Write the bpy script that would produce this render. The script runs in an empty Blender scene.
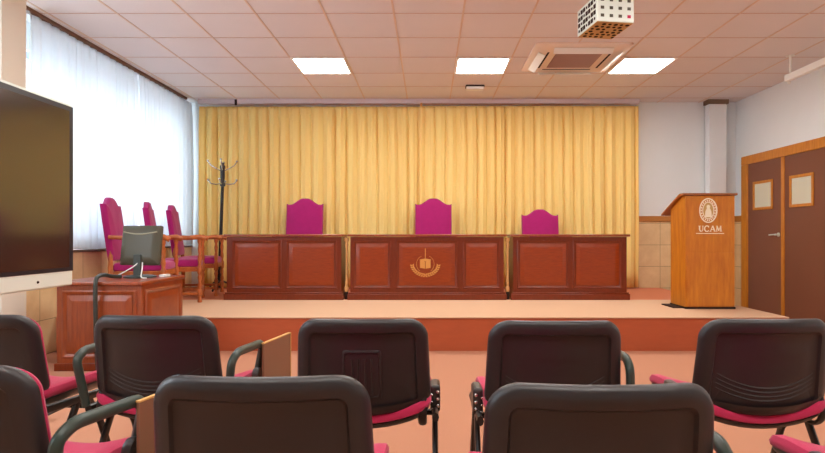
import bpy, math, random
from mathutils import Vector, Matrix, noise
random.seed(7)
PI = math.pi
S = bpy.context.scene
COL = S.collection

# ------------------------------------------------------------------ camera, sky, exposure
CAMZ = 1.058
cd = bpy.data.cameras.new('camera')
cam = bpy.data.objects.new('camera', cd); COL.objects.link(cam)
cam.location = (0, 0, CAMZ); cam.rotation_euler = (PI/2, 0, 0)
cd.sensor_width = 36.0; cd.lens = 565.0/825.0*36.0
cd.shift_x = -16.5/825.0; cd.shift_y = 9.5/825.0
cd.clip_start = 0.05
S.camera = cam
w = bpy.data.worlds.new('sky'); S.world = w; w.use_nodes = True
bg = w.node_tree.nodes['Background']
bg.inputs[0].default_value = (0.80, 0.90, 1.0, 1); bg.inputs[1].default_value = 3.4
LAMP = 15.0
S.view_settings.view_transform = 'Standard'; S.view_settings.look = 'None'
S.view_settings.exposure = 1.15; S.view_settings.gamma = 1.0
S.view_settings.use_curve_mapping = False
try:
    S.cycles.max_bounces = 12; S.cycles.diffuse_bounces = 6; S.cycles.transparent_max_bounces = 16
    S.cycles.use_denoising = True
except Exception: pass

# ------------------------------------------------------------------ materials
def lin(c):
    return tuple(((v/255.0)/12.92 if v/255.0 <= 0.04045 else ((v/255.0+0.055)/1.055)**2.4) for v in c) + (1,)
def mat(name, rgb, rough=0.6, spec=0.5, metal=0.0, ior=None, noise_amt=0.0, nscale=40, bump=0.0, bscale=200, sheen=0.0, stretch=None, rgb2=None, coat=0.0):
    m = bpy.data.materials.new(name); m.use_nodes = True
    nt = m.node_tree; b = nt.nodes['Principled BSDF']
    b.inputs['Base Color'].default_value = lin(rgb); b.inputs['Roughness'].default_value = rough
    b.inputs['Specular IOR Level'].default_value = spec; b.inputs['Metallic'].default_value = metal
    if ior: b.inputs['IOR'].default_value = ior
    if coat: b.inputs['Coat Weight'].default_value = coat; b.inputs['Coat Roughness'].default_value = 0.12
    if sheen: b.inputs['Sheen Weight'].default_value = sheen
    tc = nt.nodes.new('ShaderNodeTexCoord'); mp = nt.nodes.new('ShaderNodeMapping')
    nt.links.new(tc.outputs['Object'], mp.inputs[0])
    if stretch: mp.inputs['Scale'].default_value = stretch
    if rgb2 or noise_amt:
        n = nt.nodes.new('ShaderNodeTexNoise'); n.inputs['Scale'].default_value = nscale
        n.inputs['Detail'].default_value = 6; n.inputs['Roughness'].default_value = 0.6
        nt.links.new(mp.outputs[0], n.inputs['Vector'])
        r = nt.nodes.new('ShaderNodeValToRGB')
        a = lin(rgb)
        c2 = lin(rgb2) if rgb2 else tuple(v*(1-noise_amt) for v in a[:3]) + (1,)
        r.color_ramp.elements[0].position = 0.3; r.color_ramp.elements[0].color = c2
        r.color_ramp.elements[1].position = 0.7; r.color_ramp.elements[1].color = a
        nt.links.new(n.outputs['Fac'], r.inputs[0]); nt.links.new(r.outputs[0], b.inputs['Base Color'])
    if bump:
        n2 = nt.nodes.new('ShaderNodeTexNoise'); n2.inputs['Scale'].default_value = bscale
        nt.links.new(tc.outputs['Object'], n2.inputs['Vector'])
        bp = nt.nodes.new('ShaderNodeBump'); bp.inputs['Strength'].default_value = bump; bp.inputs['Distance'].default_value = 0.003
        nt.links.new(n2.outputs['Fac'], bp.inputs['Height']); nt.links.new(bp.outputs[0], b.inputs['Normal'])
    return m
M = {}
M['wall'] = mat('white_paint', (234, 242, 244), 0.8, 0.2, noise_amt=0.02, nscale=3)
M['cream'] = mat('cream_paint', (236, 230, 214), 0.8, 0.2)
M['tile_ceiling'] = mat('ceiling_board', (226, 221, 220), 0.9, 0.1, noise_amt=0.03, nscale=2)
M['grid'] = mat('ceiling_grid_bar', (220, 196, 174), 0.6, 0.3)
M['grid_thin'] = mat('ceiling_joint', (205, 176, 162), 0.8, 0.1)
M['carpet'] = mat('salmon_carpet', (186, 132, 104), 0.95, 0.1, noise_amt=0.10, nscale=180, bump=0.3, bscale=600)
M['stage_top'] = mat('pale_salmon_flooring', (208, 170, 138), 0.75, 0.2, noise_amt=0.05, nscale=120)
M['stage_rear'] = mat('pink_stage_top', (214, 134, 100), 0.9, 0.1, noise_amt=0.08, nscale=120)
M['riser'] = mat('terracotta_board', (176, 86, 50), 0.6, 0.3, noise_amt=0.12, nscale=5, stretch=(1, 1, 4))
M['mahogany'] = mat('mahogany', (152, 62, 14), 0.34, 0.4, rgb2=(132, 48, 10), nscale=6, stretch=(2, 2, 14), coat=0.15)
M['mahogany_h'] = mat('mahogany_dark_frame', (124, 48, 14), 0.34, 0.35, rgb2=(108, 38, 10), nscale=6, stretch=(14, 2, 2), coat=0.15)
M['cab'] = mat('cabinet_wood', (156, 72, 26), 0.35, 0.5, rgb2=(124, 50, 16), nscale=6, stretch=(8, 1, 1), coat=0.3)
M['oak'] = mat('oak_trim', (214, 142, 44), 0.4, 0.5, rgb2=(188, 114, 26), nscale=5, stretch=(8, 8, 1))
M['oak_h'] = mat('oak_rail', (196, 130, 60), 0.45, 0.5, rgb2=(176, 110, 44), nscale=5, stretch=(1, 1, 8))
M['lectern'] = mat('lectern_wood', (206, 130, 34), 0.42, 0.4, rgb2=(176, 98, 20), nscale=3.2, stretch=(6, 6, 1))
M['lectern_top'] = mat('lectern_top_wood', (150, 84, 34), 0.35, 0.5)
M['chairwood'] = mat('turned_wood', (196, 108, 48), 0.35, 0.5, rgb2=(160, 80, 30), nscale=20, coat=0.3)
M['magenta'] = mat('magenta_velvet', (168, 22, 104), 0.75, 0.2, sheen=0.25, noise_amt=0.12, nscale=14)
M['seatfab'] = mat('raspberry_fabric', (190, 42, 84), 0.85, 0.2, sheen=0.2, noise_amt=0.08, nscale=300, bump=0.3, bscale=900)
M['plastic'] = mat('black_plastic', (38, 34, 34), 0.32, 0.6, bump=0.2, bscale=900)
M['plastic_rim'] = mat('black_plastic_smooth', (48, 46, 45), 0.36, 0.5)
M['armplast'] = mat('dark_green_black_plastic', (52, 66, 58), 0.38, 0.5)
M['blackmetal'] = mat('black_metal', (26, 24, 22), 0.35, 0.5, metal=0.0)
M['chrome'] = mat('chrome', (210, 214, 212), 0.22, 0.5, metal=1.0)
M['tablet'] = mat('brown_laminate', (132, 94, 68), 0.45, 0.4)
M['tabedge'] = mat('tablet_edge', (214, 168, 96), 0.5, 0.4)
M['white'] = mat('white_plastic', (232, 232, 226), 0.45, 0.4)
M['ivory'] = mat('ivory_plastic', (236, 218, 200), 0.5, 0.4)
M['silver'] = mat('silver_bezel', (214, 222, 212), 0.35, 0.5)
M['screen'] = mat('dark_glass_screen', (34, 32, 30), 0.13, 0.9, ior=1.75)
M['bezel'] = mat('black_bezel', (28, 30, 38), 0.3, 0.5)
M['grille'] = mat('mauve_grille', (176, 146, 134), 0.7, 0.2)
M['dark'] = mat('dark_slot', (52, 36, 30), 0.8, 0.1)
M['olive'] = mat('olive_grey_plastic', (74, 70, 54), 0.45, 0.4)
M['ridge_highlight'] = mat('olive_plastic_highlight', (150, 144, 118), 0.4, 0.4)  # paler olive, a highlight put into the colour
M['cable'] = mat('dark_cable', (58, 62, 56), 0.5, 0.4)
M['gold'] = mat('gilt_metal', (222, 160, 84), 0.4, 0.5, metal=0.3)
M['palewood'] = mat('pale_turned_wood', (222, 164, 102), 0.4, 0.5)
M['doorm'] = mat('maroon_brown_door', (128, 80, 58), 0.5, 0.4, noise_amt=0.06, nscale=3)
M['frost'] = mat('frosted_pane', (214, 214, 192), 0.25, 0.5)
M['emblem'] = mat('cream_print', (244, 232, 206), 0.6, 0.3)
M['emblem_bounce_tan'] = mat('tan_print_and_bounce', (196, 160, 100), 0.6, 0.3)  # seal print; also the warm bounce painted under the projector
M['railgrey'] = mat('mauve_rail', (214, 204, 206), 0.5, 0.3)
M['brownrail'] = mat('brown_rail', (118, 92, 76), 0.5, 0.3)
M['cap'] = mat('brown_cap', (128, 104, 82), 0.6, 0.3)
M['winframe'] = mat('aluminium_frame', (190, 204, 222), 0.4, 0.5)
M['blue'] = mat('blue_print', (120, 170, 190), 0.5, 0.4)

def marble():
    m = mat('beige_marble_tile', (244, 216, 166), 0.35, 0.5, rgb2=(222, 186, 136), nscale=3.5)
    nt = m.node_tree; b = nt.nodes['Principled BSDF']
    tc = nt.nodes.new('ShaderNodeTexCoord'); sx = nt.nodes.new('ShaderNodeSeparateXYZ'); nt.links.new(tc.outputs['Object'], sx.inputs[0])
    ad = nt.nodes.new('ShaderNodeMath'); ad.operation = 'ADD'; nt.links.new(sx.outputs[0], ad.inputs[0]); nt.links.new(sx.outputs[1], ad.inputs[1])
    cb = nt.nodes.new('ShaderNodeCombineXYZ'); nt.links.new(ad.outputs[0], cb.inputs[0]); nt.links.new(sx.outputs[2], cb.inputs[1])
    br = nt.nodes.new('ShaderNodeTexBrick'); br.offset = 0.0
    br.inputs['Scale'].default_value = 1.0; br.inputs['Mortar Size'].default_value = 0.003; br.inputs['Brick Width'].default_value = 0.31; br.inputs['Row Height'].default_value = 0.31
    br.inputs['Color1'].default_value = (1, 1, 1, 1); br.inputs['Color2'].default_value = (0.92, 0.9, 0.88, 1); br.inputs['Mortar'].default_value = (0.45, 0.4, 0.35, 1)
    nt.links.new(cb.outputs[0], br.inputs['Vector'])
    mx = nt.nodes.new('ShaderNodeMix'); mx.data_type = 'RGBA'; mx.blend_type = 'MULTIPLY'; mx.inputs[0].default_value = 1.0
    src = b.inputs['Base Color'].links[0].from_socket
    nt.links.new(src, mx.inputs[6]); nt.links.new(br.outputs['Color'], mx.inputs[7]); nt.links.new(mx.outputs[2], b.inputs['Base Color'])
    return m
M['marble'] = marble()

def fabric(name, rgb, trans, transparent=0.0, rgb_t=None):
    m = bpy.data.materials.new(name); m.use_nodes = True; nt = m.node_tree; nt.nodes.clear()
    out = nt.nodes.new('ShaderNodeOutputMaterial'); d = nt.nodes.new('ShaderNodeBsdfDiffuse'); t = nt.nodes.new('ShaderNodeBsdfTranslucent')
    d.inputs[0].default_value = lin(rgb); t.inputs[0].default_value = lin(rgb_t or rgb)
    mx = nt.nodes.new('ShaderNodeMixShader'); mx.inputs[0].default_value = trans
    nt.links.new(d.outputs[0], mx.inputs[1]); nt.links.new(t.outputs[0], mx.inputs[2])
    last = mx
    if transparent:
        tr = nt.nodes.new('ShaderNodeBsdfTransparent'); m2 = nt.nodes.new('ShaderNodeMixShader'); m2.inputs[0].default_value = transparent
        nt.links.new(mx.outputs[0], m2.inputs[1]); nt.links.new(tr.outputs[0], m2.inputs[2]); last = m2
    nt.links.new(last.outputs[0], out.inputs[0])
    return m
M['drape'] = fabric('golden_drape', (255, 238, 158), 0.35, rgb_t=(255, 206, 104))
M['sheer'] = fabric('white_sheer', (234, 239, 242), 0.45, 0.06)
def glass():
    m = bpy.data.materials.new('clear_glass'); m.use_nodes = True; nt = m.node_tree; nt.nodes.clear()
    out = nt.nodes.new('ShaderNodeOutputMaterial'); t = nt.nodes.new('ShaderNodeBsdfTransparent'); g = nt.nodes.new('ShaderNodeBsdfGlossy')
    g.inputs['Roughness'].default_value = 0.02; mx = nt.nodes.new('ShaderNodeMixShader'); mx.inputs[0].default_value = 0.06
    nt.links.new(t.outputs[0], mx.inputs[1]); nt.links.new(g.outputs[0], mx.inputs[2]); nt.links.new(mx.outputs[0], out.inputs[0])
    return m
M['glass'] = glass()
def emis(name, rgb, s):
    m = bpy.data.materials.new(name); m.use_nodes = True; nt = m.node_tree; nt.nodes.clear()
    out = nt.nodes.new('ShaderNodeOutputMaterial'); e = nt.nodes.new('ShaderNodeEmission'); e.inputs[0].default_value = rgb + (1,); e.inputs[1].default_value = s
    nt.links.new(e.outputs[0], out.inputs[0]); return m
M['lamp'] = emis('lit_diffuser', (1.0, 0.96, 0.91), LAMP)

# ------------------------------------------------------------------ mesh helpers
class MB:
    def __init__(s): s.v = []; s.f = []
    def add(s, vs, fs):
        o = len(s.v); s.v += [tuple(v) for v in vs]; s.f += [tuple(i+o for i in f) for f in fs]; return s
    def box(s, x0, x1, y0, y1, z0, z1, T=None):
        vs = [Vector(p) for p in ((x0,y0,z0),(x1,y0,z0),(x1,y1,z0),(x0,y1,z0),(x0,y0,z1),(x1,y0,z1),(x1,y1,z1),(x0,y1,z1))]
        if T: vs = [T @ v for v in vs]
        return s.add(vs, [(0,3,2,1),(4,5,6,7),(0,1,5,4),(1,2,6,5),(2,3,7,6),(3,0,4,7)])
    def tube(s, pts, r, n=10, flat=None):
        pts = [Vector(p) for p in pts]; rs = r if isinstance(r, (list, tuple)) else [r]*len(pts)
        vs = []; fs = []; up = None
        for i, p in enumerate(pts):
            d = (pts[min(i+1, len(pts)-1)] - pts[max(i-1, 0)]).normalized()
            if up is None:
                up = Vector((0,0,1)) if abs(d.z) < 0.9 else Vector((1,0,0))
            a = d.cross(up).normalized(); b = a.cross(d).normalized(); up = b
            fx = flat or (1, 1)
            for k in range(n):
                t = 2*PI*k/n; vs.append(p + a*math.cos(t)*rs[i]*fx[0] + b*math.sin(t)*rs[i]*fx[1])
        for i in range(len(pts)-1):
            for k in range(n):
                k2 = (k+1) % n; fs.append((i*n+k, i*n+k2, (i+1)*n+k2, (i+1)*n+k))
        fs.append(tuple(range(n))[::-1]); fs.append(tuple((len(pts)-1)*n+k for k in range(n)))
        return s.add(vs, fs)
    def lathe(s, prof, c=(0,0,0), n=16, T=None):
        vs = []; fs = []
        for (r, z) in prof:
            for k in range(n):
                t = 2*PI*k/n; v = Vector((c[0]+r*math.cos(t), c[1]+r*math.sin(t), c[2]+z)); vs.append(T @ v if T else v)
        for i in range(len(prof)-1):
            for k in range(n):
                k2 = (k+1) % n; fs.append((i*n+k, i*n+k2, (i+1)*n+k2, (i+1)*n+k))
        fs.append(tuple(range(n))[::-1]); fs.append(tuple((len(prof)-1)*n+k for k in range(n)))
        return s.add(vs, fs)
    def rings(s, rings):
        n = len(rings[0]); vs = [v for r in rings for v in r]; fs = []
        for i in range(len(rings)-1):
            for k in range(n):
                k2 = (k+1) % n; fs.append((i*n+k, i*n+k2, (i+1)*n+k2, (i+1)*n+k))
        fs.append(tuple(range(n))[::-1]); fs.append(tuple((len(rings)-1)*n+k for k in range(n)))
        return s.add(vs, fs)
    def sphere(s, c, r, n=10):
        return s.lathe([(max(1e-4, r*math.sin(PI*i/n)), -r*math.cos(PI*i/n)) for i in range(n+1)], c, n)
    def build(s, name, m, parent=None, bevel=0.0, seg=2, sub=0, smooth=True, recalc=True):
        me = bpy.data.meshes.new(name); me.from_pydata(s.v, [], s.f)
        if recalc:
            import bmesh
            bm = bmesh.new(); bm.from_mesh(me); bmesh.ops.recalc_face_normals(bm, faces=bm.faces); bm.to_mesh(me); bm.free()
        if smooth:
            me.polygons.foreach_set('use_smooth', [True]*len(me.polygons)); me.set_sharp_from_angle(angle=math.radians(38))
        me.materials.append(m); me.update()
        o = bpy.data.objects.new(name, me); COL.objects.link(o)
        if parent: o.parent = parent
        if bevel:
            b = o.modifiers.new('bevel', 'BEVEL'); b.width = bevel; b.segments = seg; b.limit_method = 'ANGLE'
        if sub:
            b = o.modifiers.new('sub', 'SUBSURF'); b.levels = sub; b.render_levels = sub
        return o
def tag(o, label=None, cat=None, group=None, kind=None):
    if label: o['label'] = label
    if cat: o['category'] = cat
    if group: o['group'] = group
    if kind: o['kind'] = kind
    return o
def thing(name, label, cat, loc=(0,0,0), rz=0.0, group=None):
    o = bpy.data.objects.new(name, None); COL.objects.link(o); o.location = loc; o.rotation_euler = (0,0,rz); o.empty_display_size = 0.1
    return tag(o, label, cat, group)
def copy_tree(o, parent=None):
    c = o.copy(); COL.objects.link(c)
    if parent: c.parent = parent
    for ch in list(o.children): copy_tree(ch, c)
    return c
def box(name, x0, x1, y0, y1, z0, z1, m, parent=None, bevel=0.0):
    return MB().box(x0,x1,y0,y1,z0,z1).build(name, m, parent, bevel, smooth=bool(bevel))
def struct(o): o['kind'] = 'structure'; return o
def dense(pts, m):
    if not m: return pts
    L = [((pts[(i+1) % len(pts)][0]-p[0])**2 + (pts[(i+1) % len(pts)][1]-p[1])**2)**0.5 for i, p in enumerate(pts)]
    per = len(pts)//4; out = []
    for i, p in enumerate(pts):
        out.append(p)
        if (i+1) % per == 0:
            q = pts[(i+1) % len(pts)]
            for k in range(1, m): out.append((p[0]+(q[0]-p[0])*k/m, p[1]+(q[1]-p[1])*k/m))
    return out
def rrect(hw, hh, r, n=6, m=0):
    r = max(min(r, hw-1e-4, hh-1e-4), 1e-4); pts = []
    for (cx, cy, a0) in ((hw-r, hh-r, 0), (-hw+r, hh-r, PI/2), (-hw+r, -hh+r, PI), (hw-r, -hh+r, 1.5*PI)):
        for k in range(n+1):
            a = a0 + PI/2*k/n; pts.append((cx + r*math.cos(a), cy + r*math.sin(a)))
    return dense(pts, m)
def rrect2(hw, hh, rt, rb, n=8):
    pts = []
    for (sx, sy, a0, r) in ((1, 1, 0, rt), (-1, 1, PI/2, rt), (-1, -1, PI, rb), (1, -1, 1.5*PI, rb)):
        r = max(min(r, hw-1e-4, hh-1e-4), 1e-4)
        for k in range(n+1):
            a = a0 + PI/2*k/n; pts.append((sx*(hw-r) + r*math.cos(a), sy*(hh-r) + r*math.sin(a)))
    return dense(pts, 8)
def arc(pts, rad=0.03, n=5):
    """polyline with rounded corners"""
    P = [Vector(p) for p in pts]; out = [P[0]]
    for i in range(1, len(P)-1):
        a = (P[i-1]-P[i]); b = (P[i+1]-P[i]); r = min(rad, a.length*0.45, b.length*0.45)
        p0 = P[i] + a.normalized()*r; p2 = P[i] + b.normalized()*r
        for k in range(n+1):
            t = k/n; out.append(p0*(1-t)**2 + P[i]*2*t*(1-t) + p2*t*t)
    out.append(P[-1]); return out

# ------------------------------------------------------------------ room shell
CZ = 2.99; BY = 8.16; RX = 4.43; LX = -3.62; RY = -3.0; SZ = 0.313; SY = 5.2
struct(box('floor', LX-0.2, RX+0.2, RY-0.1, BY+0.2, -0.1, 0, M['carpet']))
struct(box('ceiling', LX-0.2, RX+0.2, RY-0.1, BY+0.2, CZ, CZ+0.1, M['tile_ceiling']))
struct(box('wall_back', LX-0.2, RX+0.2, BY, BY+0.1, 0, CZ, M['wall']))
struct(box('wall_front', LX-0.2, RX+0.2, RY-0.1, RY, 0, CZ, M['wall']))
struct(box('wall_right', RX, RX+0.1, RY, BY, 0, CZ, M['wall']))
WB, WT = 0.98, 2.74
wl = MB()
wl.box(LX-0.2, LX, RY, BY, 0, WB); wl.box(LX-0.2, LX, RY, BY, WT, CZ)
for a, b in ((RY, 0.6), (3.9, 4.72), (7.9, BY)): wl.box(LX-0.2, LX, a, b, WB, WT)
struct(wl.build('wall_left', M['wall'], smooth=False))
# marble dado and oak rail
struct(box('trim_1', 2.6, RX-0.02, BY-0.02, BY, 0, 1.262, M['marble']))
struct(box('trim_2', 2.6, RX-0.02, BY-0.035, BY, 1.262, 1.345, M['oak_h'], bevel=0.006))
struct(box('trim_3', RX-0.02, RX, 7.95, BY, 0, 1.262, M['marble']))
struct(box('trim_4', RX-0.035, RX, 7.95, BY-0.036, 1.262, 1.345, M['oak_h'], bevel=0.006))
struct(box('trim_5', LX, -3.43, 4.64, BY, 0, 0.90, M['marble']))
struct(box('trim_6', LX, -3.41, 4.64, BY, 0.90, 0.925, M['brownrail'], bevel=0.005))
struct(box('trim_7', LX, -3.30, 4.36, 4.63, 0, CZ, M['cream']))          # wall pillar
# white duct column with its brown cap
struct(box('trim_8', 3.965, 4.215, BY-0.16, BY-0.036, 0, 2.93, M['wall'], bevel=0.01))
struct(box('trim_9', 3.945, 4.235, BY-0.18, BY-0.036, 2.93, 2.99, M['cap']))
# ceiling grid bars
g = MB()
x = -0.305
xs = [-0.305+0.6*k for k in range(-6, 9)]
for x in xs:
    if LX < x < RX: g.box(x-0.008, x+0.008, RY, BY, CZ-0.004, CZ+0.001)
struct(g.build('trim_10', M['grid'], smooth=False))
g = MB(); y = 7.9
while y > RY:
    g.box(LX, RX, y-0.005, y+0.005, CZ-0.003, CZ+0.001); y -= 0.6
struct(g.build('trim_11', M['grid_thin'], smooth=False))
# stage
st = box('stage_platform', -3.43, 3.31, SY, BY-0.02, 0, SZ-0.012, M['riser']); struct(st)
struct(box('stage_front_flooring', -3.43, 3.31, SY-0.012, 6.60, SZ-0.012, SZ, M['stage_top'], st, 0.003))
struct(box('stage_rear_top', -3.43, 3.31, 6.60, BY-0.02, SZ-0.012, SZ, M['stage_rear'], st))  # rear part of the stage top, redder than the front part
# windows
def window(name, y0, y1):
    f = MB(); x0, x1 = LX-0.12, LX-0.06
    f.box(x0, x1, y0, y1, WB, WB+0.06); f.box(x0, x1, y0, y1, WT-0.06, WT)
    n = 4; st_ = (y1-y0)/n
    for k in range(n+1):
        yy = y0+k*st_; f.box(x0, x1, max(y0, yy-0.03), min(y1, yy+0.03), WB+0.06, WT-0.06)
    o = f.build(name, M['winframe'], smooth=False); struct(o)
    box('pane', LX-0.095, LX-0.089, y0+0.03, y1-0.03, WB+0.05, WT-0.05, M['glass'], o)
    return o
window('window_1', 4.72, 7.9); window('window_2', 0.6, 3.9)
# doors on the right wall
def door(name, y0, y1, wy0, wy1, wz0, wz1, handle):
    X = RX-0.022
    f = MB().box(X, RX-0.002, y0, y1, 0.01, 2.045)
    o = f.build(name, M['doorm'], smooth=False); struct(o)
    fr = MB(); t = 0.035
    fr.box(X-0.014, X, wy0-t, wy1+t, wz1, wz1+t); fr.box(X-0.014, X, wy0-t, wy1+t, wz0-t, wz0)
    fr.box(X-0.014, X, wy0-t, wy0, wz0, wz1); fr.box(X-0.014, X, wy1, wy1+t, wz0, wz1)
    fr.build('window_frame', M['oak'], o, 0.003)
    box('window_pane', X-0.004, X, wy0, wy1, wz0, wz1, M['frost'], o)
    if handle:
        h = MB(); h.lathe([(0.026,0),(0.026,0.01),(0.012,0.012),(0.012,0.05)], T=Matrix.Translation((X, handle, 1.075)) @ Matrix.Rotation(-PI/2, 4, 'Y'), n=14)
        h.tube(arc([(X-0.045, handle, 1.075), (X-0.05, handle+0.04, 1.075), (X-0.045, handle+0.13, 1.07)]), 0.009)
        h.build('door_handle', M['silver'], o)
    return o
door('door_1', 7.06, 7.80, 7.27, 7.64, 1.44, 1.755, 7.12)
door('door_2', 6.22, 7.00, 6.50, 6.86, 1.44, 1.755, None)
tr = MB(); X0 = RX-0.04
tr.box(X0, RX, 7.80, 7.95, 0, 2.045); tr.box(X0, RX, 6.08, 6.22, 0, 2.045); tr.box(X0, RX, 6.08, 7.95, 2.045, 2.165); tr.box(X0+0.005, RX, 7.00, 7.06, 0, 2.045)
struct(tr.build('trim_12', M['oak'], bevel=0.006))

# ------------------------------------------------------------------ ceiling lamps
def lamp(x, y, label, group):
    t = thing('ceiling_light', label, 'ceiling light', (x, y, CZ), 0, group)
    f = MB(); a, b = 0.297, 0.272
    f.box(-a, a, -a, -b, -0.014, 0); f.box(-a, a, b, a, -0.014, 0); f.box(-a, -b, -b, b, -0.014, 0); f.box(b, a, -b, b, -0.014, 0)
    f.build('frame', M['white'], t)
    MB().box(-b, b, -b, b, -0.010, -0.002).build('diffuser', M['lamp'], t, smooth=False)
for x, wh in ((-1.205, 'leftmost lit square ceiling panel, nearest the white sheer curtains'), (0.595, 'middle lit square ceiling panel, left of the air conditioning cassette'), (2.395, 'rightmost lit square ceiling panel, right of the air conditioning cassette')):
    lamp(x, 6.40, wh, 'lit ceiling panels in front of the stage')
for y in (3.40, 0.40):
    for x in (-1.205, 0.595, 2.395):
        lamp(x, y, 'lit square ceiling panel over the rows of black seats', 'lit ceiling panels over the seating')

# air conditioning cassette
t = thing('air_conditioner', 'square ivory ceiling air conditioning cassette with mauve centre grille', 'air conditioner', (1.56, 6.10, CZ))
MB().rings([[Vector((px, py, z)) for px, py in rrect(0.49-i, 0.47-i, 0.04)] for i, z in ((0, 0), (0, -0.018), (0.03, -0.034), (0.16, -0.036))]).build('panel', M['ivory'], t)
gm = MB(); gm.box(-0.24, 0.24, -0.24, 0.24, -0.040, -0.036)
for k in range(20):
    yy = -0.235+0.47*k/19; gm.box(-0.24, 0.24, yy-0.004, yy+0.004, -0.044, -0.040)
gm.build('intake_grille', M['grille'], t)
for k in range(4):
    R = Matrix.Rotation(k*PI/2, 4, 'Z')
    MB().box(-0.27, 0.27, -0.335, -0.315, -0.0385, -0.033, R).build('air_slot', M['dark'], t, smooth=False)
    v = MB(); v.box(-0.30, 0.30, -0.44, -0.36, -0.006, 0.0, R @ Matrix.Translation((0,0,-0.062)) @ Matrix.Translation((0,-0.40,0)) @ Matrix.Rotation(-0.5, 4, 'X') @ Matrix.Translation((0,0.40,0)))
    v.build('louvre', M['white'], t, 0.002)

# flat ceiling detector
t = thing('smoke_detector', 'small flat white detector with dark base on ceiling in front of the middle panel', 'detector', (0.59, 7.27, CZ))
box('base', -0.12, 0.12, -0.06, 0.06, -0.022, 0, M['dark'], t, 0.004)
box('cover', -0.115, 0.115, -0.075, 0.055, -0.055, -0.022, M['white'], t, 0.012)

# caged projector hung from ceiling
t = thing('projector', 'white ceiling projector in a perforated case hanging on a short pole', 'projector', (1.35, 4.34, CZ), math.radians(9))
Z0, Z1 = -0.352, -0.15; W2, D2 = 0.146, 0.175
MB().box(-W2, W2, -D2, D2, Z0, Z1).build('case', M['silver'], t, 0.006)
MB().lathe([(0.025, Z1), (0.025, -0.01), (0.07, -0.01), (0.07, 0)]).build('ceiling_pole', M['white'], t)
MB().box(-W2+0.006, W2-0.006, -D2+0.008, D2-0.006, Z0-0.003, Z0+0.001).build('underside', M['emblem_bounce_tan'], t, smooth=False)  # tan here paints warm reflected light onto the pale case's underside
for r in range(3):
    for c in range(4):
        cx = -0.105+0.07*c; cz = Z0+0.043+0.058*r
        box('port', cx-0.013, cx+0.013, -D2-0.003, -D2+0.001, cz-0.011, cz+0.011, M['olive'] if (r, c) != (0, 3) else M['seatfab'], t)
hm = MB()
for i in range(6):
    for j in range(6):
        if (i*5+j*3) % 7 == 0: continue
        cx = -0.115+0.046*i+(0.012 if j % 2 else 0); cy = -0.13+0.052*j
        hm.lathe([(0.013+0.004*((i+j) % 2), -0.003), (0.013, 0.001)], (cx, cy, Z0-0.003), 8)
hm.build('vent_holes', M['dark'], t)['kind'] = 'stuff'
hm = MB()
for j in range(7):
    for r in range(4):
        cy = -0.135+0.045*j; cz = Z0+0.03+0.045*r; s_ = 0.017 if (j+r) % 3 else 0.010
        hm.box(-W2-0.003, -W2+0.001, cy-s_, cy+s_, cz-s_*0.9, cz+s_*0.9)
hm.build('side_vent', M['dark'], t)

# white rail hung from the ceiling at right
t = thing('ceiling_rail', 'white tube rail hung from the ceiling along the right wall', 'rail', (3.87, 6.05, CZ))
MB().box(-0.03, 0.03, -3.2, 0.06, -0.265, -0.195).build('rail', M['white'], t, 0.006)
for yy in (0.0, -2.9):
    m_ = MB(); m_.lathe([(0.014, -0.18), (0.014, -0.006), (0.045, -0.006), (0.045, 0)], (0, yy, 0)); m_.build('hanger', M['white'], t)
MB().lathe([(0.004, -0.30), (0.016, -0.285), (0.016, -0.27), (0.006, -0.255), (0.006, -0.24)], (0, 0.02, 0)).build('end_knob', M['white'], t)

# ------------------------------------------------------------------ curtains
def pleat(u, z01, seed, lam, amp):
    """u metres along, z01 0 bottom 1 top -> depth offset"""
    wob = noise.noise(Vector((u*1.3, z01*0.7, seed)))*0.9
    ph = 2*PI*u/lam + wob*2.2 + noise.noise(Vector((u*0.6, 0, seed+9)))*4
    a = amp*(0.75 + 0.5*noise.noise(Vector((u*2.3, z01*1.2, seed+3))))
    top = min(1.0, (1-z01)/0.10)
    a *= 0.35 + 0.65*top
    s2 = 1.9*abs(math.cos(ph/2))**0.65 - 1.0
    fine = math.sin(ph*2.7 + seed)*0.16 + noise.noise(Vector((u*14, z01*2.5, seed+5)))*0.25
    return a*(s2 + fine)
def curtain(name, P0, P1, z0, z1, seed, lam, amp, m, label, cat, group, nx=520, nz=16):
    P0 = Vector(P0); P1 = Vector(P1); d = (P1-P0); L = d.length; d.normalize(); nrm = Vector((d.y, -d.x))
    vs = []; fs = []
    for j in range(nz+1):
        q = j/nz; q = 1-(1-q)**1.4
        for i in range(nx+1):
            u = L*i/nx
            off = pleat(u, q, seed, lam, amp)
            sway = 0.012*noise.noise(Vector((u*0.9, q*1.5, seed+20)))*(1-q)
            p = P0 + d*(u+sway) + nrm*off
            zz = z0 + (z1-z0)*q + (0.006*math.sin(u*7+seed) if j == 0 else 0)
            vs.append((p.x, p.y, zz))
    for j in range(nz):
        for i in range(nx):
            a = j*(nx+1)+i; fs.append((a, a+1, a+nx+2, a+nx+1))
    o = MB().add(vs, fs).build(name, m, recalc=False)
    sd = o.modifiers.new('cloth', 'SOLIDIFY'); sd.thickness = 0.002
    return tag(o, label, cat, group)
CY = 7.98
curtain('drape', (-3.24, CY), (-0.105, CY), SZ+0.02, 2.885, 1.0, 0.150, 0.042, M['drape'], 'left half of the golden pleated drapes behind the tables', 'curtain', 'golden drapes')
curtain('drape', (-0.125, CY-0.03), (2.945, CY-0.03), SZ+0.02, 2.885, 5.0, 0.140, 0.042, M['drape'], 'right half of the golden pleated drapes, ending near the lectern', 'curtain', 'golden drapes')
t = thing('curtain_rail', 'long mauve curtain rail above the golden drapes', 'curtain rail', (0, CY, CZ))
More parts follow.
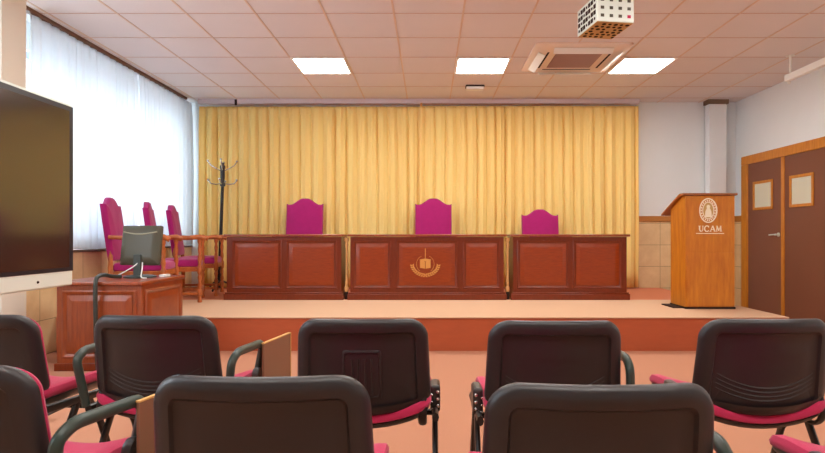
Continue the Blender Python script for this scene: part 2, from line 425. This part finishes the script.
box('rail', -3.26, 2.97, -0.02, 0.08, -0.062, 0, M['railgrey'], t, 0.004)
for xx in (-2.72, -0.11):
    box('bracket', xx-0.015, xx+0.015, -0.035, -0.02, -0.09 if xx < -1 else -0.10, -0.01 if xx < -1 else -0.06, M['dark'] if xx < -1 else M['gold'], t)
SX = -3.40
curtain('sheer_curtain', (SX, 4.80), (SX, 6.57), 0.93, 2.955, 11.0, 0.12, 0.042, M['sheer'], 'white sheer curtain nearer the camera, beside the cream pillar', 'curtain', 'white sheer curtains', 330)
curtain('sheer_curtain', (SX, 6.60), (SX, 8.10), 0.93, 2.955, 17.0, 0.12, 0.042, M['sheer'], 'white sheer curtain at the far end of the window wall, meeting the golden drapes', 'curtain', 'white sheer curtains', 280)
t = thing('curtain_rail', 'slim brown curtain rail above the white sheer curtains', 'curtain rail', (SX, 4.75, CZ))
box('rail', -0.03, 0.03, -0.02, 3.13, -0.034, 0, M['brownrail'], t, 0.004)
for yy in (0.02, 1.8, 3.0):
    box('bracket', -0.20, -0.03, yy-0.015, yy+0.015, -0.030, 0, M['dark'], t)

# ------------------------------------------------------------------ panelled presidential tables
def raised(mb, x0, x1, z0, z1, y):
    cx, cz, hw, hh = (x0+x1)/2, (z0+z1)/2, (x1-x0)/2, (z1-z0)/2
    R = []
    for ins, dy in ((0, 0.001), (0.0, -0.006), (0.007, -0.012), (0.018, -0.010), (0.026, -0.003), (0.034, 0.0)):
        R.append([Vector((cx+px, y+dy, cz+pz)) for px, pz in rrect(hw-ins, hh-ins, 0.0005, 1)])
    mb.rings(R)
def field(mb, x0, x1, z0, z1, y):
    cx, cz, hw, hh = (x0+x1)/2, (z0+z1)/2, (x1-x0)/2, (z1-z0)/2
    R = []
    for ins, dy in ((0, 0.001), (0.0, -0.001), (0.040, -0.012), (0.044, -0.013), (0.050, -0.013)):
        R.append([Vector((cx+px, y+dy, cz+pz)) for px, pz in rrect(hw-ins, hh-ins, 0.0005, 1)])
    mb.rings(R)
DY = 6.60
def table(cx, hw, spans, label):
    t = thing('panelled_table', label, 'table', (cx, DY, SZ), 0, 'mahogany panelled tables on the stage')
    b = MB(); b.box(-hw+0.02, hw-0.02, 0, 0.03, 0.02, 0.735); b.box(-hw+0.02, -hw+0.05, 0.03, 0.50, 0.02, 0.735); b.box(hw-0.05, hw-0.02, 0.03, 0.50, 0.02, 0.735)
    b.build('body', M['mahogany_h'], t, 0.004)
    MB().box(-hw-0.012, hw+0.012, -0.03, 0.54, 0.738, 0.765).build('tabletop', M['cab'], t, 0.008)
    p = MB(); p.box(-hw-0.01, hw+0.01, -0.03, 0.01, 0, 0.07); p.box(-hw, hw, -0.018, 0.01, 0.07, 0.088); p.build('plinth', M['mahogany_h'], t, 0.006)
    for (a, c) in spans:
        m1 = MB(); raised(m1, a, c, 0.130, 0.695, 0); m1.build('moulding', M['mahogany_h'], t)
        m2 = MB(); field(m2, a+0.036, c-0.036, 0.166, 0.659, -0.001); m2.build('raised_panel', M['mahogany'], t)
    return t
s_ = 565/DY
def spx(cx, *pairs): return [((a-429)/s_-cx, (b-429)/s_-cx) for a, b in pairs]
c = ((225+343)/2-429)/s_; table(c, 59/s_, spx(c, (232, 281.5), (286, 337)), 'left panelled mahogany table with two square panels, beside the coat stand')
c = (427-429)/s_; tc_ = table(c, 78.5/s_, spx(c, (353, 391), (396, 458), (463, 500)), 'middle panelled mahogany table bearing a gilt emblem')
hwc = 78.5/s_
for sx in (-1, 1):
    MB().lathe([(0.020,0),(0.026,0.02),(0.026,0.05),(0.014,0.07),(0.022,0.10),(0.013,0.13),(0.013,0.50),(0.022,0.55),(0.014,0.58),(0.026,0.60),(0.026,0.636)], (sx*(hwc+0.0295), 0.05, 0.09), 12).build('turned_post', M['palewood'], tc_)
    box('post_foot', sx*(hwc+0.03)-0.018, sx*(hwc+0.03)+0.018, 0.03, 0.07, 0, 0.09, M['dark'], tc_)
# gilt emblem
e = MB(); ex = (425.3-427)/s_; ez = 1.058-SZ-(264-236)/s_; k = 1/s_
Y = -0.020
def fl(mb, pts, y0=Y, th=0.004):
    n = len(pts); vs = [(px, y0, pz) for px, pz in pts] + [(px, y0+th, pz) for px, pz in pts]
    fs = [tuple(range(n)), tuple(range(n, 2*n))[::-1]] + [(i, (i+1) % n, n+(i+1) % n, n+i) for i in range(n)]
    mb.add(vs, fs)
def P(px, pz): return (ex+px*k, ez+pz*k)
fl(e, [P(-.35, 6), P(.35, 6), P(.35, 15.5), P(-.35, 15.5)])
fl(e, [P(-5.5, 3.5), P(0, 2.6), P(5.5, 3.5), P(5.5, 4.5), P(0, 5.6), P(-5.5, 4.5)])
for sx in (-1, 1):
    fl(e, [P(sx*0.3, -4.6), P(sx*5.3, -3.8), P(sx*5.3, 3.2), P(sx*3, 3.3), P(sx*0.3, 2.3)])
    for q in range(9):
        a = -PI/2 + sx*(0.0 + q*0.17)
        ccx, ccz = 13.2*math.cos(a), -0.0+12.3*math.sin(a)*0.9
        for da in (-0.7, 0.7):
            th = a + sx*PI/2 + da; L_ = 3.0
            tx, tz = math.cos(th), math.sin(th); nx_, nz_ = -tz, tx
            fl(e, [P(ccx, ccz), P(ccx+tx*L_*.5+nx_*.8, ccz+tz*L_*.5+nz_*.8), P(ccx+tx*L_, ccz+tz*L_), P(ccx+tx*L_*.5-nx_*.8, ccz+tz*L_*.5-nz_*.8)])
    pts = [(ex+sx*8.8*k*math.cos(a), Y+0.002, ez+8.8*k*math.sin(a)) for a in [(-0.9+0.2*i) for i in range(11)]]
    e.tube(pts, 0.0022, 6)
e.build('gilt_emblem', M['gold'], tc_)['label'] = 'gilt emblem of laurel, open book and staff'
c = ((511+629)/2-429)/s_; table(c, 58.5/s_, spx(c, (517, 569), (573, 622)), 'right panelled mahogany table with two square panels, nearest the lectern')

# ------------------------------------------------------------------ throne chairs
def throne(label, x, y, rz, h, group, w=0.47):
    t = thing('throne_chair', label, 'chair', (x, y, SZ), rz, group)
    hw = w/2; n = 28; drop = 0.085
    def top(tt):
        a = abs(tt); s = min(1, max(0, (a-0.12)/0.68)); s = s*s*(3-2*s)
        return h - drop*s + (0.012 if a > 0.93 else 0)
    y0 = -0.24
    def lean(z): return -0.10*max(0, (z-0.45))/0.75
    R = []
    pts = [(-hw, 0.50)] + [(-hw+w*i/n, top(-1+2*i/n)) for i in range(n+1)] + [(hw, 0.50)]
    def ring(ins, dy):
        cx, cz = 0, (0.5+h)/2
        return [Vector((px*(1-ins/hw), y0+dy+lean(pz), cz+(pz-cz)*(1-ins/((h-0.5)/2)))) for px, pz in pts]
    MB().rings([ring(0.004, -0.035), ring(0, -0.030), ring(0, 0.010), ring(0.010, 0.024), ring(0.05, 0.034), ring(0.12, 0.038)]).build('backrest', M['magenta'], t)
    # seat
    MB().rings([[Vector((px, py, z)) for px, py in rrect(0.25-i, 0.235-i, 0.03)] for i, z in ((0.01, 0.40), (0, 0.41), (0, 0.455), (0.012, 0.475), (0.05, 0.487), (0.12, 0.492))]).build('seat', M['magenta'], t)
    f = MB(); f.box(-0.25, 0.25, -0.235, 0.235, 0.345, 0.40); f.build('seat_rail', M['chairwood'], t, 0.005)
    leg = [(0.022,0),(0.026,0.015),(0.018,0.04),(0.018,0.07),(0.027,0.08),(0.027,0.13),(0.016,0.15),(0.024,0.19),(0.014,0.23),(0.023,0.28),(0.016,0.31),(0.027,0.33),(0.027,0.40)]
    post = leg + [(0.016,0.43),(0.024,0.48),(0.015,0.54),(0.022,0.60),(0.015,0.65),(0.024,0.68),(0.024,0.705)]
    for sx in (-1, 1):
        MB().lathe(post, (sx*0.262, 0.235, 0), 12).build('front_leg', M['chairwood'], t)
        b = MB(); b.tube([(sx*0.262, -0.25, 0), (sx*0.262, -0.245, 0.42), (sx*(hw-0.025), -0.262, 0.62)], [0.022, 0.024, 0.018], 4); b.build('rear_leg', M['chairwood'], t)
        a = MB(); a.tube([(sx*0.262, -0.26, 0.735), (sx*0.265, -0.10, 0.725), (sx*0.268, 0.10, 0.722), (sx*0.268, 0.24, 0.735), (sx*0.268, 0.285, 0.715), (sx*0.268, 0.275, 0.69)], [0.020, 0.022, 0.025, 0.030, 0.026, 0.014], 10); a.build('armrest', M['chairwood'], t)
        r = MB(); r.box(sx*0.262-0.014, sx*0.262+0.014, -0.24, 0.235, 0.085, 0.115); r.build('stretcher', M['chairwood'], t, 0.004)
    r = MB(); r.box(-0.25, 0.25, -0.014, 0.014, 0.085, 0.115); r.build('stretcher', M['chairwood'], t, 0.004)
    return t
G1 = 'magenta high-backed chairs behind the stage tables'
throne('magenta camel-backed throne chair behind the left panelled table', -1.708, 7.45, PI, 1.262, G1, 0.50)
throne('magenta camel-backed throne chair behind the middle panelled table', 0.061, 7.45, PI, 1.262, G1, 0.50)
throne('lower magenta camel-backed chair behind the right panelled table', 1.524, 7.45, PI, 1.112, G1, 0.50)
G2 = 'magenta throne chairs along the window curtains'
throne('magenta throne chair with wooden arms, nearest the camera of the row along the sheer curtains', -2.91, 5.80, -PI/2+0.20, 1.135, G2, 0.45)
throne('magenta throne chair with wooden arms, middle of the row along the sheer curtains', -2.88, 6.52, -PI/2+0.32, 1.13, G2, 0.43)
throne('magenta throne chair with wooden arms, last of the curtain row, nearest the coat stand', -2.93, 7.22, -PI/2+0.22, 1.135, G2, 0.45)

# ------------------------------------------------------------------ coat stand
t = thing('coat_stand', 'black metal coat stand with chrome hooks before the golden drapes', 'coat stand', (-2.82, 7.72, SZ))
MB().tube([(-0.05, 0, 0.04), (-0.02, 0, 0.9), (0, 0, 1.45)], [0.024, 0.022, 0.020], 12).build('pole', M['blackmetal'], t)
MB().lathe([(0.022,1.42),(0.036,1.43),(0.036,1.46),(0.024,1.48),(0.03,1.55),(0.03,1.66),(0.036,1.67),(0.036,1.70),(0.02,1.72),(0.018,1.74),(0.004,1.75)], n=14).build('crown', M['blackmetal'], t)
for lev, z, L_ in ((0, 1.46, 0.20), (1, 1.64, 0.20)):
    for q in range(4):
        a = q*PI/2 + 0.15 + lev*0.1; dx, dy = math.cos(a), math.sin(a)
        zz = [(0.03, 0), (0.09, -0.01 if not lev else 0.03), (0.15, 0.0 if not lev else 0.07), (0.185, 0.04 if not lev else 0.12)]
        hk = MB().tube([(dx*r, dy*r, z+h_) for r, h_ in zz], 0.008, 8); hk.sphere((dx*0.187, dy*0.187, z+zz[-1][1]+0.008), 0.017, 8)
        hk.build('hook', M['chrome'], t)
for q in range(3):
    a = q*2*PI/3+0.5
    MB().tube(arc([(-0.05, 0, 0.14), (-0.05+0.12*math.cos(a), 0.12*math.sin(a), 0.10), (-0.05+0.22*math.cos(a), 0.22*math.sin(a), 0.014)], 0.05), 0.013, 8).build('foot', M['blackmetal'], t)

# ------------------------------------------------------------------ lectern
LW = 0.25
t = thing('lectern', 'tall orange wooden lectern with a pale oval seal on its front', 'lectern', (2.872, 5.77, SZ))
b = MB(); b.box(-LW, LW, 0, 0.02, 0.02, 1.158)
b.build('front_panel', M['lectern'], t, 0.003)
box('lower_front_panel', -LW+0.012, LW-0.004, -0.006, 0, 0.03, 0.575, M['lectern'], t, 0.003)
for sx in (-1, 1):
    m_ = MB(); x0, x1 = (-LW, -LW+0.02) if sx < 0 else (LW-0.02, LW)
    pr = [(0.021, 0.02), (0.36, 0.02), (0.36, 1.035), (0.08, 1.155), (0.021, 1.158)]
    n = 5; vs = [(x0, py, pz) for py, pz in pr] + [(x1, py, pz) for py, pz in pr]
    m_.add(vs, [tuple(range(n)), tuple(range(n, 2*n))[::-1]] + [(i, (i+1) % n, n+(i+1) % n, n+i) for i in range(n)])
    m_.build('side_panel', M['lectern'], t)
m_ = MB(); vs = []
for x0 in (-LW-0.035, LW+0.02):
    vs += [(x0, -0.02, 1.160), (x0, 0.07, 1.158), (x0, 0.53, 0.968), (x0, 0.53, 0.990), (x0, 0.075, 1.180), (x0, -0.02, 1.182)]
n = 6; m_.add(vs, [tuple(range(n)), tuple(range(n, 2*n))[::-1]] + [(i, (i+1) % n, n+(i+1) % n, n+i) for i in range(n)])
m_.build('slanted_top', M['lectern_top'], t, 0.003)
box('shelf', -LW+0.021, LW-0.021, 0.021, 0.35, 0.62, 0.64, M['lectern'], t)
box('base', -LW-0.005, LW+0.005, -0.008, 0.37, 0, 0.02, M['dark'], t)
box('base_foot', -LW-0.10, -LW-0.005, 0.06, 0.36, 0, 0.012, M['dark'], t)
sl = 565/5.77; ox = (708.2-429)/sl-2.872; oz = 1.058-SZ+(236-210.5)/sl
def oval(rx, rz, y0, th, mb, n=32, cx=0, cz=0):
    vs = [(ox+cx+rx*math.cos(2*PI*i/n), y0, oz+cz+rz*math.sin(2*PI*i/n)) for i in range(n)] + [(ox+cx+rx*math.cos(2*PI*i/n), y0+th, oz+cz+rz*math.sin(2*PI*i/n)) for i in range(n)]
    mb.add(vs, [tuple(range(n)), tuple(range(n, 2*n))[::-1]] + [(i, (i+1) % n, n+(i+1) % n, n+i) for i in range(n)])
def oring(mb, rx, rz, wd, y0, th, n=32):
    R = []
    for (d, y) in ((0, y0+th), (0, y0), (wd, y0), (wd, y0+th)):
        R.append([Vector((ox+(rx-d)*math.cos(2*PI*i/n), y, oz+(rz-d)*math.sin(2*PI*i/n))) for i in range(n)])
    for a in range(3):
        o_ = len(mb.v); mb.v += [tuple(v) for v in R[a]+R[a+1]]
        mb.f += [(o_+i, o_+(i+1) % n, o_+n+(i+1) % n, o_+n+i) for i in range(n)]
e = MB(); oring(e, 0.093, 0.127, 0.012, -0.004, 0.004); oring(e, 0.060, 0.088, 0.007, -0.004, 0.004)
for i in range(22):
    a = 2*PI*i/22; oval(0.006, 0.010, -0.003, 0.003, e, 8, 0.071*math.cos(a), 0.100*math.sin(a))
oval(0.018, 0.020, -0.005, 0.005, e, 14, 0, 0.038)
fl(e, [(ox-0.034, oz-0.068), (ox+0.034, oz-0.068), (ox+0.030, oz-0.01), (ox+0.016, oz+0.022), (ox-0.016, oz+0.022), (ox-0.030, oz-0.01)], -0.005, 0.005)
e.build('oval_seal', M['emblem'], t)['label'] = 'pale oval seal'
e = MB(); oval(0.053, 0.080, -0.0015, 0.0015, e); e.build('seal_ground', M['emblem_bounce_tan'], t)
# lettering UCAM, serif strokes
e = MB(); hx = 0.058; tz = 1.058-SZ+(236-231.5)/sl; lx = (698.5-429)/sl-2.872
def bar(x0, z0, x1, z1, wd):
    d = Vector((x1-x0, z1-z0)); nn = Vector((-d.y, d.x)).normalized()*wd/2
    fl(e, [(lx+x0+nn.x, tz+z0+nn.y), (lx+x1+nn.x, tz+z1+nn.y), (lx+x1-nn.x, tz+z1-nn.y), (lx+x0-nn.x, tz+z0-nn.y)], -0.004, 0.004)
def serif(x, z, wd=0.022): bar(x-wd/2, z, x+wd/2, z, 0.005)
Wt, Th = 0.012, 0.006
pts = [(0.010, hx), (0.010, 0.020), (0.016, 0.006), (0.027, 0.002), (0.038, 0.006), (0.044, 0.020), (0.044, hx)]   # U
for i in range(6): bar(*pts[i], *pts[i+1], Wt if i < 3 else Th)
serif(0.010, hx-0.002); serif(0.044, hx-0.002, 0.016)
pc = [(0.085+0.024*math.cos(a), hx/2+hx/2*math.sin(a)) for a in [0.75+0.44*i for i in range(12)]]              # C
for i in range(11): bar(*pc[i], *pc[i+1], Wt*0.85)
bar(0.103, hx*0.68, 0.103, hx, 0.005)
bar(0.121, 0, 0.143, hx, Th); bar(0.143, hx, 0.166, 0, Wt); bar(0.130, 0.020, 0.158, 0.020, Th); serif(0.121, 0.002, 0.018); serif(0.166, 0.002)   # A
bar(0.184, 0, 0.188, hx, Th); bar(0.188, hx, 0.206, 0.006, Wt); bar(0.206, 0.006, 0.224, hx, Th); bar(0.224, hx, 0.228, 0, Wt)                    # M
serif(0.184, 0.002, 0.016); serif(0.228, 0.002); serif(0.186, hx-0.002, 0.014); serif(0.226, hx-0.002, 0.014)
e.build('lettering', M['emblem'], t)['label'] = 'cream letters UCAM'
e = MB(); uz = 1.058-SZ+(236-233.8)/sl
fl(e, [((696-429)/sl-2.872, uz), ((724-429)/sl-2.872, uz), ((724-429)/sl-2.872, uz+0.007), ((696-429)/sl-2.872, uz+0.007)], -0.003, 0.003)
e.build('underline', M['emblem'], t)

# ------------------------------------------------------------------ low wooden cabinet with monitor
cx0, cx1, cyf, cyb, ch = -2.92, -2.255, 4.43, 5.17, 0.70
t = thing('wooden_cabinet', 'low reddish wooden cabinet carrying the computer monitor', 'cabinet', ((cx0+cx1)/2, cyf, 0))
hw = (cx1-cx0)/2; dp = cyb-cyf
MB().box(-hw, hw, 0, dp, 0.06, ch-0.03).build('body', M['cab'], t, 0.004)
MB().box(-hw-0.012, hw+0.012, -0.015, dp+0.012, 0, 0.06).build('plinth', M['mahogany_h'], t, 0.004)
MB().box(-hw-0.02, hw+0.02, -0.025, dp+0.02, ch-0.03, ch).build('cabinet_top', M['cab'], t, 0.008)
m_ = MB(); raised(m_, -hw+0.045, hw-0.035, 0.10, ch-0.07, 0); m_.build('moulding', M['cab'], t)
m_ = MB(); field(m_, -hw+0.082, hw-0.072, 0.137, ch-0.107, -0.001); m_.build('raised_panel', M['cab'], t)
RT = Matrix.Translation((hw, 0, 0)) @ Matrix.Rotation(PI/2, 4, 'Z')
for kind, m0, nm in ((raised, 'cab', 'moulding'), (field, 'cab', 'raised_panel')):
    m_ = MB(); i_ = 0.05 if kind is raised else 0.087
    kind(m_, i_, dp-i_, 0.10+(i_-0.05), ch-0.07-(i_-0.05), 0 if kind is raised else -0.001)
    m_.v = [tuple(RT @ Vector(v)) for v in m_.v]; m_.build(nm, M[m0], t)

t = thing('computer_monitor', 'olive-grey computer monitor seen from behind on the low cabinet', 'monitor', (-2.495, 4.89, ch), math.radians(-7))
T = Matrix.Translation((0, 0, 0.278)) @ Matrix.Rotation(math.radians(-8), 4, 'X')
R = []
for i, yy in ((0.004, 0.030), (0, 0.026), (0, 0.004), (0.008, -0.006), (0.05, -0.026), (0.07, -0.030)):
    R.append([T @ Vector((px, yy, pz)) for px, pz in rrect(0.182-i, 0.172-i, 0.012, 3)])
MB().rings(R).build('housing', M['olive'], t)
MB().box(-0.168, 0.168, 0.0295, 0.0315, -0.150, 0.158, T).build('screen', M['bezel'], t, smooth=False)
m_ = MB(); m_.tube([T @ Vector((-0.155+0.31*i/12, -0.030+0.010*abs(i/6-1)**3, 0.115-0.022*math.sin(PI*i/12))) for i in range(13)], 0.006, 8); m_.build('back_ridge_highlight', M['ridge_highlight'], t)  # curved ridge in a paler tone, painting the highlight near the top
MB().box(-0.035, 0.035, -0.055, -0.020, 0.01, 0.20).build('neck', M['cable'], t, 0.006)
MB().lathe([(0.13, 0), (0.13, 0.012), (0.10, 0.02), (0.03, 0.024)], (0, -0.01, 0), 24).build('foot', M['cable'], t)
o = MB().tube(arc([(-2.57, 4.385, 0.02), (-2.585, 4.385, 0.25), (-2.585, 4.375, 0.60), (-2.585, 4.380, 0.735), (-2.61, 4.52, 0.750), (-2.61, 4.68, 0.722), (-2.585, 4.74, 0.718)], 0.06), 0.016, 10).build('cable_sleeve', M['cable'])
tag(o, 'thick dark ribbed cable sleeve running over the cabinet edge to the monitor', 'cable')
m_ = MB()
m_.tube(arc([(-2.68, 4.80, 0.707), (-2.60, 4.80, 0.745), (-2.52, 4.83, 0.80), (-2.49, 4.84, 0.83)], 0.05), 0.005, 6)
o = m_.build('white_cable', M['white']); tag(o, 'thin white cable on the left of the monitor neck', 'cable')
o = MB().tube(arc([(-2.455, 4.84, 0.83), (-2.435, 4.80, 0.79), (-2.42, 4.74, 0.707), (-2.36, 4.72, 0.706)], 0.05), 0.005, 6).build('white_cable', M['white']); tag(o, 'thin white cable on the right of the monitor neck', 'cable')
o = box('paper_pad', -2.352, -2.295, 4.92, 5.02, ch+0.0005, ch+0.022, M['white'], None, 0.003); tag(o, 'small white pad lying right of the monitor foot', 'pad')

# ------------------------------------------------------------------ interactive screen at left
TX = -2.30; sy1 = -TX*565/356.0; tz1 = CAMZ+0.368*(-TX); tz0 = CAMZ-0.138*(-TX); sy0 = sy1-1.72
t = thing('interactive_screen', 'large dark interactive screen with silver frame at the left edge', 'screen', (TX, (sy0+sy1)/2, 0))
hl = (sy1-sy0)/2
MB().box(-0.07, 0, -hl, hl, tz0, tz1).build('housing', M['silver'], t, 0.012)
MB().box(-0.01, 0.004, -hl+0.012, hl-0.004, tz0+0.095, tz1-0.018).build('bezel', M['bezel'], t, 0.002)
MB().box(0.0, 0.006, -hl+0.05, hl-0.045, tz0+0.12, tz1-0.05).build('display', M['screen'], t, smooth=False)
MB().sphere((0.001, hl-0.33, tz0+0.045), 0.008, 8).build('sensor', M['dark'], t)
s2 = MB(); s2.box(-0.13, -0.07, -0.30, 0.30, 0.9, 1.6); s2.box(-0.20, -0.13, -0.05, 0.05, 0.05, 1.6); s2.build('stand_column', M['blackmetal'], t, 0.004)
for yy in (-0.45, 0.45):
    s3 = MB(); s3.box(-0.45, 0.10, yy-0.03, yy+0.03, 0.03, 0.07); s3.build('stand_foot', M['blackmetal'], t, 0.004)
MB().box(-0.20, -0.14, -0.45, 0.45, 0.03, 0.08).build('stand_bar', M['blackmetal'], t, 0.004)
for yy in (-0.45, 0.45):
    for xx in (-0.40, 0.05):
        MB().lathe([(0.03, -0.015), (0.03, 0.015)], T=Matrix.Translation((xx, yy, 0.030)) @ Matrix.Rotation(PI/2, 4, 'X'), n=14).build('castor', M['blackmetal'], t)

# ------------------------------------------------------------------ conference chairs
BH0, BH1 = 0.475, 0.776
def backmap(px, dy, pz):
    """px,pz from the panel centre; dy = forward depth"""
    cz = (BH0+BH1)/2; z = pz
    low = max(0, -pz/0.15)
    z -= 0.036*(1-(px/0.23)**2)*low - 0.006*low
    z += 0.004*(1-(px/0.23)**2)*max(0, pz/0.15)
    wsc = 1 + 0.03*(-pz/0.15)
    y = -0.22 + dy - 0.030*(1-(px/0.23)**2)*-1*0 + 0.05*(px/0.23)**2 - 0.26*(pz)*0.6
    return Vector((px*wsc, y, cz+z))
def make_chair(kind, arms, tablet, bracket=(-1, 1)):
    out = 0.0 if tablet else -0.034
    t = thing('conference_chair', None, 'chair')
    HW, HH, RR = 0.228, 0.152, 0.066
    def ring(ins, dy, r=RR, low=False):
        out = []
        for px, pz in rrect2(HW-ins, HH-ins, max(0.02, r-ins), max(0.012, 0.040-ins*0.5)):
            if low and pz < 0: pz = pz*(HH-0.014)/(HH-ins)
            out.append(backmap(px, dy, pz))
        return out
    # shell: front rim -> rear rim -> recess
    sh = MB().rings([ring(0.010, 0.010), ring(0.002, 0.006), ring(0.0, -0.004), ring(0.004, -0.014), ring(0.012, -0.020), ring(0.030, -0.022), ring(0.044, -0.020, RR, True), ring(0.050, -0.010, RR, True), ring(0.054, -0.008, RR, True), ring(0.09, -0.008, 0.10), ring(0.125, -0.008, 0.12)])
    shell = sh.build('back_shell', M['plastic'], t)
    MB().rings([ring(0.06, 0.046), ring(0.030, 0.042), ring(0.014, 0.032), ring(0.008, 0.020), ring(0.010, 0.0105), ring(0.022, 0.0085)]).build('back_pad', M['seatfab'], t)
    def at(px, pz, dy=-0.009): return backmap(px, dy, pz)
    if kind == 'boss':
        m_ = MB(); R = []
        for i, dy in ((0, -0.007), (0.0, -0.012), (0.003, -0.014), (0.008, -0.014), (0.010, -0.010)):
            R.append([backmap(px, dy, pz-0.028) for px, pz in rrect(0.066-i, 0.075-i, 0.010, 4)])
        m_.rings(R); m_.build('moulded_boss', M['plastic'], shell)
        m_ = MB()
        for q in range(4): m_.tube([at(-0.033+0.022*q, 0.018, -0.012), at(-0.033+0.022*q, -0.09, -0.012)], 0.004, 6)
        m_.build('boss_ribs', M['plastic'], shell)
    else:
        m_ = MB()
        for q in range(4):
            zc = -0.070-0.0125*q
            pts = []
            for i in range(25):
                px = -0.165+0.33*i/24; pz = zc + 0.036*abs(px/0.165)**2.2*(1-0.08*q)
                if pz < -0.10 + 0.0: pz = max(pz, -0.125)
                pts.append(at(px, pz, -0.0075))
            m_.tube(pts, [0.0015+0.0022*math.sin(PI*i/24) for i in range(25)], 6)
        m_.build('curved_ribs', M['plastic_rim'], shell)
    # seat, seen from the back as a smile-shaped pad
    def seatp(px, py, z):
        x = px/0.235; y = py/0.225
        zz = z - 0.004 + 0.056*x*x - 0.02*max(0, y)**3 - 0.012 + 0.010*y*y*0
        return Vector((px, py+0.02, zz))
    def sring(ins, z): return [seatp(px, py, z) for px, py in rrect(0.235-ins, 0.225-ins, 0.055, 8, 8)]
    MB().rings([sring(0.012, 0.428), sring(0.002, 0.434), sring(0, 0.446), sring(0.006, 0.462), sring(0.025, 0.474), sring(0.07, 0.478), sring(0.14, 0.478), sring(0.20, 0.476)]).build('seat_pad', M['seatfab'], t)
    MB().rings([sring(0.05, 0.405), sring(0.02, 0.410), sring(0.008, 0.422), sring(0.006, 0.4275)]).build('seat_pan', M['plastic_rim'], t)
    for sx in (-1, 1):
        # side frame, legs
        X = sx*0.249
        MB().tube([(X, -0.19, 0.435), (X, 0.19, 0.415)], 0.012, 8, (1, 1.4)).build('side_rail', M['blackmetal'], t)
        MB().tube([(X, -0.03, 0.415), (X, -0.10, 0.30), (X+sx*0.004, -0.235, 0.006)], 0.0125, 8, (0.85, 1.3)).build('leg', M['blackmetal'], t)
        MB().tube([(X, 0.03, 0.415), (X, 0.10, 0.30), (X+sx*0.004, 0.215, 0.006)], 0.0125, 8, (0.85, 1.3)).build('leg', M['blackmetal'], t)
        # support strap from seat frame up to the back shell
        MB().tube(arc([(sx*0.19, 0.02, 0.400), (sx*0.205, -0.16, 0.400), (sx*0.205, -0.195, 0.44), (sx*0.205, -0.165, 0.53)], 0.03), 0.011, 8, (1.3, 0.7)).build('back_support', M['blackmetal'], t)
        if sx in bracket:
         b = MB(); b.box(X-0.018, X+0.018, -0.11, 0.0, 0.425, 0.522); br = b.build('hinge_bracket', M['plastic_rim'], t, 0.012, 3)
         c2 = MB()
         for (yy, zz) in ((-0.110, 0.500), (-0.111, 0.475), (-0.110, 0.45)):
             c2.sphere((X+sx*0.008, yy, zz), 0.007, 8); c2.sphere((X-sx*0.012, yy, zz-0.010), 0.005, 8)
         c2.build('bolt', M['chrome'], br)
        if sx in arms:
            pts = arc([(X+sx*0.010, -0.185, 0.445), (X+sx*(0.034+out), -0.205, 0.615), (X+sx*(0.038+out), -0.160, 0.640), (X+sx*(0.046+out), 0.05, 0.632), (X+sx*(0.044+out), 0.075, 0.605), (X+sx*0.014, 0.06, 0.43)], 0.045, 6)
            MB().tube(pts, 0.0150, 10, (1.1, 0.95)).build('armrest', M['armplast'], t)
    MB().tube([(-0.262, 0.0, 0.395), (0.262, 0.0, 0.395)], 0.012, 8).build('cross_bar', M['blackmetal'], t)
    if tablet:
        sx = tablet
        T = Matrix.Translation((sx*0.316, 0.02, 0.634)) @ Matrix.Rotation(sx*math.radians(-7), 4, 'Z')
        tb = MB().box(-0.005, 0.005, 0.0, 0.25, -0.32, 0.0, T).build('writing_tablet', M['tablet'], t, 0.002)
        e_ = MB(); e_.box(-0.006, 0.006, 0.25, 0.255, -0.32, 0.004, T); e_.box(-0.006, 0.006, 0.0, 0.25, 0.0005, 0.005, T); e_.build('edge_band', M['tabedge'], tb)
        MB().lathe([(0.03, -0.012), (0.034, 0), (0.03, 0.012)], T=Matrix.Translation((sx*0.285, 0.045, 0.505)) @ Matrix.Rotation(PI/2, 4, 'Y'), n=16).build('tablet_hinge', M['plastic_rim'], t)
    return t
GF = 'black-backed chairs in the farther row'; GN = 'black-backed chairs in the nearer row'
def place(t, px_centre, D, rz, label, group):
    t.location = ((px_centre-429)/565*D, D+0.22, 0); t.rotation_euler = (0, 0, rz)
    t.location.x -= 0.22*math.sin(rz)
    tag(t, label, 'chair', group)
A0 = make_chair('ribs', (), 0)
ALEFT = make_chair('ribs', (), 0, ())
ARMT = make_chair('ribs', (-1, 1), 1, ())
BOSS = make_chair('boss', (), 0)
ARMR = make_chair('ribs', (1,), 0)
FT = copy_tree(ARMT)
place(ALEFT, -26, 2.02, math.radians(-6), 'black-backed chair cut by the left edge in the farther row', GF)
place(ARMT, 151, 1.99, math.radians(-3), 'black-backed chair with armrest and folded writing tablet, in front of the wooden cabinet', GF)
place(BOSS, 362, 1.91, 0, 'black-backed chair without armrests whose back has a moulded square boss', GF)
place(ARMR, 556.5, 1.87, 0, 'black-backed chair in the farther row standing before the right table', GF)
place(A0, 769, 1.91, math.radians(1), 'black-backed chair with curved ribs before the lectern and doors', GF)
place(FT, -66, 1.24, math.radians(-8), 'black-backed chair in the lower left corner with armrest and folded writing tablet', GN)
place(copy_tree(A0), 258, 1.135, 0, 'large black chair back in the nearer row, left of centre', GN)
place(copy_tree(ARMR), 604, 1.075, 0, 'largest black chair back, in the nearer row right of centre', GN)
place(copy_tree(A0), 1000, 1.20, 0, 'chair whose seat corner peeks in at the lower right corner', GN)
